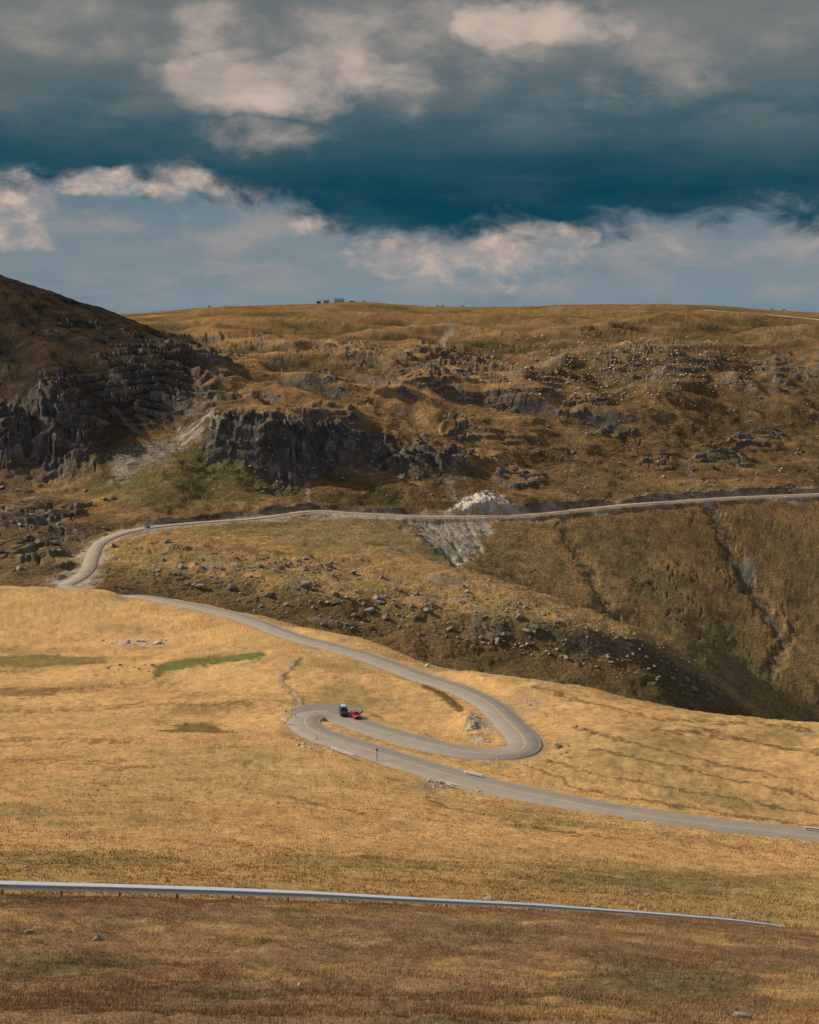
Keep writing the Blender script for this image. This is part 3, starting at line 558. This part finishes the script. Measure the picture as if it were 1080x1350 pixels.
signpost(497,1004,2.2,'thin dark pole with a small plate beside the lower road')
def delineator(px,py,mat,h,label,group=None,dmin=110,dmax=420):
    p=hit(px,py,dmin,dmax); r=empty('delineator_post',p,0,label=label,cat='post',group=group)
    bm=cyl(bmesh.new(),(0,0,h/2-.1),.09,h+.2,'z',8,.065); obj('shaft',bm,mat,r); obj('reflector_band',cyl(bmesh.new(),(0,0,h*.75),.088,.16,'z',8),M_sred if mat is M_swhite else M_swhite,r)
delineator(418,977,M_dark,1.0,'dark stub post at the inner verge of the left hairpin')
delineator(712,982,M_swhite,.95,'white post on the outside of the right hairpin')
for x,y in((352,936),(395,976),(655,1003),(725,1040),(545,905),(455,866),(630,1044),(850,1090)): delineator(x,y,M_swhite,.95,'slim white marker post standing on the road verge','marker posts along the lower road')
# ------------------------------------------------------------------ ridge huts and parked vehicles
M_wallw=plain('white_render',(.6,.6,.58),.9); M_roofb=plain('blue_metal_roof',(.09,.22,.34),.6); M_roofd=plain('dark_roof',(.06,.05,.05),.8); M_wood=plain('dark_timber',(.12,.08,.05),.9)
def ridge(px,back=0):
    u=float(p2u(px,402)); c=int(np.argmin(np.abs(us-u))); rows=np.where((D[:,c]>1900)&(D[:,c]<2500))[0]; j=rows[np.argmax((Z[:,c]/D[:,c])[rows])]
    return np.array([us[c]*D[j,c],D[j,c],Z[j,c]])
def hut(px,Lx,Ly,H_,rh,wall,roof,label,rz=0):
    p=ridge(px); r=empty('mountain_hut',p+np.array([0,-2,-.3]),rz,label=label,cat='hut')
    obj('wall',bx((0,0,H_/2-.5),(Lx,Ly,H_+1)),wall,r)
    bm=bmesh.new(); o_=.5; a=[bm.verts.new(v) for v in((-Lx/2-o_,-Ly/2-o_,H_-.02),(-Lx/2-o_,Ly/2+o_,H_-.02),(-Lx/2-o_,0,H_+rh),(Lx/2+o_,-Ly/2-o_,H_-.02),(Lx/2+o_,Ly/2+o_,H_-.02),(Lx/2+o_,0,H_+rh))]
    for f in((0,1,2),(3,5,4),(0,2,5,3),(1,4,5,2),(0,3,4,1)): bm.faces.new([a[i] for i in f])
    ro=obj('roof',bm,roof,r); obj('chimney',bx((Lx*.3,.8,H_+rh),(.7,.7,1.4)),wall,ro)
    obj('door',bx((0,-Ly/2-.03,1.05),(1.1,.08,2.1)),M_wood,r)
    for x in(-.32,.32):
        w_=obj('window',bx((x*Lx,-Ly/2-.03,1.7),(1.3,.08,1.0)),M_wood,r); obj('pane',bx((x*Lx,-Ly/2-.075,1.7),(1.1,.02,.8)),M_glass,w_)
hut(420,6,5,2.6,1.8,M_wood,M_roofd,'small dark hut, leftmost of the row on the ridge'); hut(430,8,6,3.0,1.8,M_wallw,M_roofd,'white hut with a dark roof between the dark hut and blue roof'); hut(447,15,8,3.2,2.8,M_wallw,M_roofb,'long white hut with a blue roof on the skyline'); hut(464,9,6,3.0,1.2,M_wallw,M_silver,'low pale hut right of the blue roofed one')
for px,lab in((480,'white van parked right of the ridge huts'),(577,'white van on the ridge, left of a close pair'),(584,'white van on the ridge, middle of the skyline'),(610,'white van on the skyline right of the pair'),(276,'lone pale van on the ridge near the left mountain'),(1018,'pale van on the plateau at the right of the skyline'),(1034,'pale van furthest right on the plateau skyline')):
    v=copy_tree(van); repaint(v,M_white); v.location=ridge(px)+np.array([0,-1,.2]); v.scale=(1.1,1.1,1.1); v.rotation_euler=(0,0,random.uniform(-.4,.4)); v.name='distant_van'; tag(v,lab,'van','vehicles parked on the ridge')
# ------------------------------------------------------------------ boulders
m,nt,b=new_mat('weathered_rock'); N=nt.nodes; L=nt.links; tc=N.new('ShaderNodeTexCoord'); nn=N.new('ShaderNodeTexNoise'); nn.inputs['Scale'].default_value=1.6; nn.inputs['Detail'].default_value=8; L.new(tc.outputs['Object'],nn.inputs['Vector'])
cr=N.new('ShaderNodeValToRGB'); cr.color_ramp.elements[0].position=.3; cr.color_ramp.elements[0].color=(.16,.143,.126,1); cr.color_ramp.elements[1].position=.72; cr.color_ramp.elements[1].color=(.42,.375,.32,1); L.new(nn.outputs['Fac'],cr.inputs[0])
L.new(cr.outputs[0],b.inputs['Base Color']); b.inputs['Roughness'].default_value=.95; b.inputs['Specular IOR Level'].default_value=.1; M_rock=m
M_pale=plain('pale_limestone',(.54,.46,.36),.95,0,.3,2,.1)
def rock_mesh(seed,sub=2,mat=M_rock):
    r=random.Random(seed); bm=bmesh.new(); bmesh.ops.create_icosphere(bm,subdivisions=sub,radius=.5)
    planes=[(Vector((r.gauss(0,1),r.gauss(0,1),r.gauss(0,1))).normalized(),r.uniform(.22,.40)) for _ in range(9)]
    for v in bm.verts:
        for nrm,dd_ in planes:
            k=v.co.dot(nrm)
            if k>dd_: v.co-=nrm*(k-dd_)
        v.co*=1+r.uniform(-.06,.06); v.co.x*=1.25; v.co.z*=.8
    me=bpy.data.meshes.new('boulder'); bm.to_mesh(me); bm.free(); me.materials.append(mat); return me
protos=[rock_mesh(s) for s in range(7)]; pprotos=[rock_mesh(s+20,2,M_pale) for s in range(4)]
allR=np.concatenate([RA,RB])
def put_rock(px,py,size,label,group=None,pr=protos,dmin=20,dmax=2000,name='boulder',sink=.2):
    p=hit(px,py,dmin,dmax)
    if np.min(np.hypot(allR[:,0]-p[0],allR[:,1]-p[1]))<5: return
    o=bpy.data.objects.new(name,random.choice(pr)); C.objects.link(o); s=size; o.location=(p[0],p[1],p[2]+s*sink); o.scale=(s*random.uniform(.8,1.3),s*random.uniform(.8,1.2),s*random.uniform(.6,1.05)); o.rotation_euler=(random.uniform(-.3,.3),random.uniform(-.3,.3),random.uniform(0,6.3))
    tag(o,label,'rock',group)
def strew(n,x0,x1,y0f,y1f,s0,s1,label,group,dmin,dmax,pr=protos):
    for _ in range(n):
        x=random.uniform(x0,x1); y=random.uniform(y0f(x),y1f(x)); put_rock(x,y,s0+(s1-s0)*random.random()**2.2,label,group,pr,dmin,dmax)
strew(95,200,720,lambda x:np.interp(x,[200,720],[712,790]),lambda x:np.interp(x,[200,400,720],[770,815,862]),1.4,4.6,'grey boulder strewn over the grassy spur below the upper road','boulders on the spur',600,760)
strew(30,335,440,lambda x:735,lambda x:752,1.6,4,'grey boulder in the dense rock patch on the spur','boulders in the rock patch',600,790)
strew(22,410,570,lambda x:np.interp(x,[410,570],[778,795]),lambda x:np.interp(x,[410,570],[795,808]),1.8,5.2,'boulder along the upper rim of the shaded spur face','boulders on the spur rim',600,760)
strew(28,640,960,lambda x:np.interp(x,[640,830,960],[800,835,905]),lambda x:np.interp(x,[640,830,960],[850,885,935]),1.2,3.2,'boulder on the dark end of the spur above the valley','boulders at the end of the spur',560,720)
strew(55,0,150,lambda x:640,lambda x:758,1.4,4.2,'boulder on the dark rocky slope left of the upper road bend','boulders left of the road bend',660,960)
strew(30,620,1070,lambda x:560,lambda x:640,1.6,4.5,'boulder on the far slope above the upper road','boulders above the upper road',900,1400)
strew(14,130,222,lambda x:843,lambda x:851,.7,1.8,'pale stone in the row of stones on the golden meadow','pale stones on the meadow',300,520,pprotos)
strew(12,140,210,lambda x:876,lambda x:886,.5,1.4,'small stone by the green wet patch','stones by the wet patch',250,480)
strew(14,690,770,lambda x:955,lambda x:1000,.5,1.2,'small stone outside the right hairpin','stones by the right hairpin',200,330)
for x,y,s,lab in((208,849,2.6,'largest pale boulder in the row on the left meadow'),(563,879,1.6,'single pale boulder on the meadow crest above the road'),(915,910,3.0,'dark boulder standing at the lower end of the spur'),(35,1144,.5,'grey stone in the grass above the left end of the long guardrail'),(135,1127,.35,'small grey stone in the grass left above the guardrail'),(643,1186,.55,'grey stone just behind the long guardrail, right of the middle'),(712,1189,.38,'small stone behind the long guardrail, right of the grey one'),(978,1341,.4,'flat grey stone at the bottom right corner of the heath'),(395,1299,.14,'small whitish stone on the heath at the bottom'),(128,1239,.38,'flat stone on the heath at the left, right of another'),(40,1230,.34,'flat stone furthest left on the heath'),(610,1178,.3,'little stone behind the middle of the long guardrail')):
    put_rock(x,y,s,lab,None,pprotos if 'pale' in lab or 'whit' in lab else protos,15,900,'stone' if s<1 else 'boulder',.08 if s<1 else .2)
def loose(name,n,gen,s0,s1,mat,label,dmin,dmax):
    bm=bmesh.new(); bmesh.ops.create_icosphere(bm,subdivisions=1,radius=.5); bv=np.array([v.co[:] for v in bm.verts]); bf=np.array([[v.index for v in f.verts] for f in bm.faces]); bm.free()
    V=[];Fc=[];k=0
    for _ in range(n):
        x,y=gen(); p=hit(x,y,dmin,dmax)
        if np.min(np.hypot(allR[:,0]-p[0],allR[:,1]-p[1]))<5: continue
        s=(s0+(s1-s0)*random.random()**2.5); q=bv*(1+rng.uniform(-.3,.3,(len(bv),1)))*np.array([rng.uniform(.8,1.5),rng.uniform(.8,1.3),rng.uniform(.5,1)])*s; a=rng.uniform(0,6.3); q=np.stack([q[:,0]*math.cos(a)-q[:,1]*math.sin(a),q[:,0]*math.sin(a)+q[:,1]*math.cos(a),q[:,2]],1)
        V.append(q+p+np.array([0,0,s*.15])); Fc.append(bf+k); k+=len(bv)
    o=np_mesh(name,np.concatenate(V),np.concatenate(Fc),mat,None,False); tag(o,label,'stones',None,'stuff')
U=random.uniform
loose('hillside_stones',700,lambda:(lambda x:(x,U(float(np.interp(x,[170,720,960],[705,790,890])),float(np.interp(x,[170,400,720,960],[775,822,868,935])))))(U(170,940)),.6,1.9,M_rock,'small loose stones scattered over the spur',590,790)
loose('slope_stones',1000,lambda:(lambda a,r:(810+math.cos(a)*r*200,482+math.sin(a)*r*46))(U(0,6.28),random.random()**.6),.9,2.6,M_pale,'pale stones scattered over the upper right slope',1100,1900)
loose('scree_stones',1000,lambda:(U(230,1080),U(425,655)),.8,2.6,M_rock,'loose rocks over the mountain bowl',850,1900)
loose('road_gravel',260,lambda:random.choice([(random.gauss(630,14),random.gauss(955,14)),(random.gauss(690,20),random.gauss(935,12)),(random.gauss(385,10),random.gauss(918,14)),(random.gauss(570,16),random.gauss(1034,4)),(random.gauss(400,12),random.gauss(978,5))]),.15,.7,M_pale,'loose gravel and stones on the road banks',150,420)
# ------------------------------------------------------------------ sun, sky
S=Vector((-.84,.32,.54)).normalized(); el=math.asin(S.z); az=math.atan2(S.x,S.y)
ld=bpy.data.lights.new('sun','SUN'); ld.energy=5.0; ld.angle=math.radians(.5); ld.color=(1.0,.88,.69); lo=bpy.data.objects.new('sun',ld); C.objects.link(lo); lo.rotation_euler=S.to_track_quat('Z','Y').to_euler()
W=bpy.data.worlds.new('World'); scene.world=W; W.use_nodes=True; nt=W.node_tree; N=nt.nodes; L=nt.links; bg=N['Background']; outw=N['World Output']
class E:
    def __init__(s,k): s.k=k
    def _m(op,*a):
        n=N.new('ShaderNodeMath'); n.operation=op
        for i,x in enumerate(a):
            if isinstance(x,E): L.new(x.k,n.inputs[i])
            else: n.inputs[i].default_value=float(x)
        return E(n.outputs[0])
    def __add__(s,o): return E._m('ADD',s,o)
    __radd__=__add__
    def __sub__(s,o): return E._m('SUBTRACT',s,o)
    def __rsub__(s,o): return E._m('SUBTRACT',o,s)
    def __mul__(s,o): return E._m('MULTIPLY',s,o)
    __rmul__=__mul__
    def __truediv__(s,o): return E._m('DIVIDE',s,o)
def ss(a,b,x,lo=0,hi=1):
    n=N.new('ShaderNodeMapRange'); n.interpolation_type='SMOOTHSTEP'; L.new(x.k,n.inputs[0])
    for i,v in((1,a),(2,b),(3,lo),(4,hi)): n.inputs[i].default_value=v
    return E(n.outputs[0])
def noise(x,y,seed,det=5,rough=.55,dist=0):
    c=N.new('ShaderNodeCombineXYZ'); L.new(x.k,c.inputs[0]); L.new(y.k,c.inputs[1]); c.inputs[2].default_value=seed
    n=N.new('ShaderNodeTexNoise'); n.inputs['Scale'].default_value=1; n.inputs['Detail'].default_value=det; n.inputs['Roughness'].default_value=rough; n.inputs['Distortion'].default_value=dist; L.new(c.outputs[0],n.inputs['Vector']); return E(n.outputs['Fac'])
def lin(c): return tuple(((x/255)/12.92 if x/255<=.04045 else ((x/255+.055)/1.055)**2.4) for x in c)+(1,)
def ramp(x,stops,color=True,interp='LINEAR'):
    n=N.new('ShaderNodeValToRGB'); L.new(x.k,n.inputs[0]); r=n.color_ramp; r.interpolation=interp
    while len(r.elements)>1: r.elements.remove(r.elements[0])
    for i,(p,c) in enumerate(stops):
        e=r.elements[0] if i==0 else r.elements.new(p); e.position=p; e.color=lin(c) if color else (c,c,c,1)
    return E(n.outputs[0])
def mixc(a,b_,f):
    n=N.new('ShaderNodeMix'); n.data_type='RGBA'; L.new(f.k,n.inputs[0])
    for i,x in((6,a),(7,b_)):
        if isinstance(x,E): L.new(x.k,n.inputs[i])
        else: n.inputs[i].default_value=lin(x)
    return E(n.outputs[2])
tc=N.new('ShaderNodeTexCoord'); sx=N.new('ShaderNodeSeparateXYZ'); L.new(tc.outputs['Generated'],sx.inputs[0]); dx,dy,dz_=[E(o_) for o_ in sx.outputs]
hor=E._m('SQRT',E._m('MAXIMUM',dx*dx+dy*dy,1e-4)); ee=E._m('MINIMUM',dz_/hor,2.5)
PX=540+F*E._m('ARCTAN2',dx,dy); QY=675-F*((ee*CT+ST)/(CT-ee*ST))
mx=lambda *a: a[0] if len(a)==1 else E._m('MAXIMUM',a[0],mx(*a[1:]))
w1=noise(PX/240,QY/110,1.3,3)-.5; w2=noise(PX/78,QY/46,4.1,7,.62,.4)-.5; w3=noise(PX/420,QY/36,7.7,5,.55)-.5
wX=noise(PX/95,QY/70,51.3,4,.55)-.5; wY=noise(PX/95,QY/70,57.9,4,.55)-.5
BX=PX+wX*150; BY=QY+wY*75
pr_=(PX+540)/2160
pxr=lambda st: ramp(pr_,[((a+540)/2160,b_) for a,b_ in st],False)
edge=pxr([(a,b_/400) for a,b_ in [(-540,240),(0,246),(60,242),(150,234),(280,240),(345,260),(420,286),(480,306),(560,310),(640,300),(720,306),(800,300),(870,306),(960,288),(1080,292),(1620,268)]])*400
Dd=QY+w1*36+w2*124-edge
below=ss(-22,26,Dd)
Qu=(QY+w1*80+w3*80+150)/480
upper=ramp(Qu,[(0,(128,124,124)),(.30,(104,112,114)),(.43,(111,117,118)),(.55,(90,106,113)),(.65,(62,91,102)),(.75,(34,77,91)),(.86,(14,64,82)),(.95,(12,66,84))])
n5=noise(PX/100,QY/64,12.2,8,.6,.3); n6=noise(PX/330,QY/60,15.2,5,.55)
def blob(cx,cy,rx,ry,soft=2.4): 
    a=(BX-cx)/rx; b_=(BY-cy)/ry; return ss(soft,0,a*a+b_*b_)
bl=mx(blob(330,112,100,42),blob(700,34,95,32),blob(450,105,130,46)*.75,blob(350,180,120,22)*.5,blob(560,60,260,60)*.52,blob(870,90,150,50)*.42,blob(300,55,80,50)*.58,blob(120,50,120,50)*.36,blob(600,75,60,30)*.6)
mu=ss(-.25,1.1,(n5-.5)*2.6+bl*.94-.22)*ss(.0,.75,bl)
upper=mixc(upper,(128,128,129),ss(.40,.72,noise(PX/170,QY/64,17.3,6,.58))*ss(240,90,QY)*.7)
upper=mixc(upper,(204,184,170),mu*.9)
upper=mixc(upper,(66,92,101),ss(.46,.74,n6)*ss(20,150,QY)*.5)
upper=mixc(upper,(48,88,104),ss(.48,.76,noise(PX/140,QY/60,19.9,7,.62))*ss(170,280,QY)*.45)
haze=ramp((QY-200)/220,[(0,(98,122,136)),(.35,(110,129,140)),(.6,(126,137,144)),(.85,(123,138,147)),(1,(116,137,148))])
n7=noise(PX/64,QY/44,21.7,8,.6,.3); n8=noise(PX/130,QY/44,24.1,7,.58)
cb=mx(blob(225,246,130,22),blob(140,242,60,20)*.9,blob(10,285,60,44),blob(30,315,50,24)*.8,blob(600,338,100,30),blob(690,332,80,30)*.78,blob(550,316,40,18)*.75,blob(745,306,46,13)*.8,blob(425,302,34,20)*.85,blob(460,332,80,22)*.55,blob(640,360,110,22)*.72,blob(310,320,110,26)*.38,blob(930,304,80,16)*.38,blob(860,336,130,24)*.42,blob(1050,322,80,22)*.36,blob(200,300,120,26)*.32)
cum=ss(-.1,.85,(n7-.5)*2.2+cb*.9-.37)*ss(0,.45,cb)
shade=ss(.34,.64,noise(PX/50,(QY+12)/34,30.3,7,.6))
cc=mixc((152,147,148),(216,190,171),shade)
lower=mixc(haze,(166,155,150),ss(.42,.72,n8)*.6*ss(425,365,QY)*ss(230,300,QY)); lower=mixc(lower,(96,121,136),ss(.48,.74,noise(PX/180,QY/50,26.6,5,.6))*.4)
skyc=mixc(mixc(upper,lower,below),cc,cum*ss(-40,14,Dd)*.92)
nis=N.new('ShaderNodeTexSky'); nis.sky_type='NISHITA'; nis.sun_disc=False; nis.sun_elevation=el; nis.sun_rotation=az%(2*math.pi)
sc=N.new('ShaderNodeVectorMath'); sc.operation='SCALE'; L.new(nis.outputs[0],sc.inputs[0]); sc.inputs['Scale'].default_value=.10
hi=mixc(E(sc.outputs[0]),(166,163,160),ss(.40,.6,noise(PX/500,QY/300,40.1,4)))
final=mixc(hi,skyc,ss(-420,-60,QY))
L.new(final.k,bg.inputs['Color']); bg.inputs['Strength'].default_value=1
try: W.cycles.sampling_method='NONE'
except Exception: pass
# ------------------------------------------------------------------ camera
cd=bpy.data.cameras.new('camera'); cam=bpy.data.objects.new('camera',cd); C.objects.link(cam); cam.location=(0,0,0); cam.rotation_euler=(math.radians(90)-TH,0,0)
cd.sensor_fit='VERTICAL'; cd.sensor_height=24; cd.lens=24*F/1350; cd.clip_start=.5; cd.clip_end=20000; scene.camera=cam
scene.view_settings.view_transform='Standard'; scene.view_settings.look='None'; scene.view_settings.exposure=0
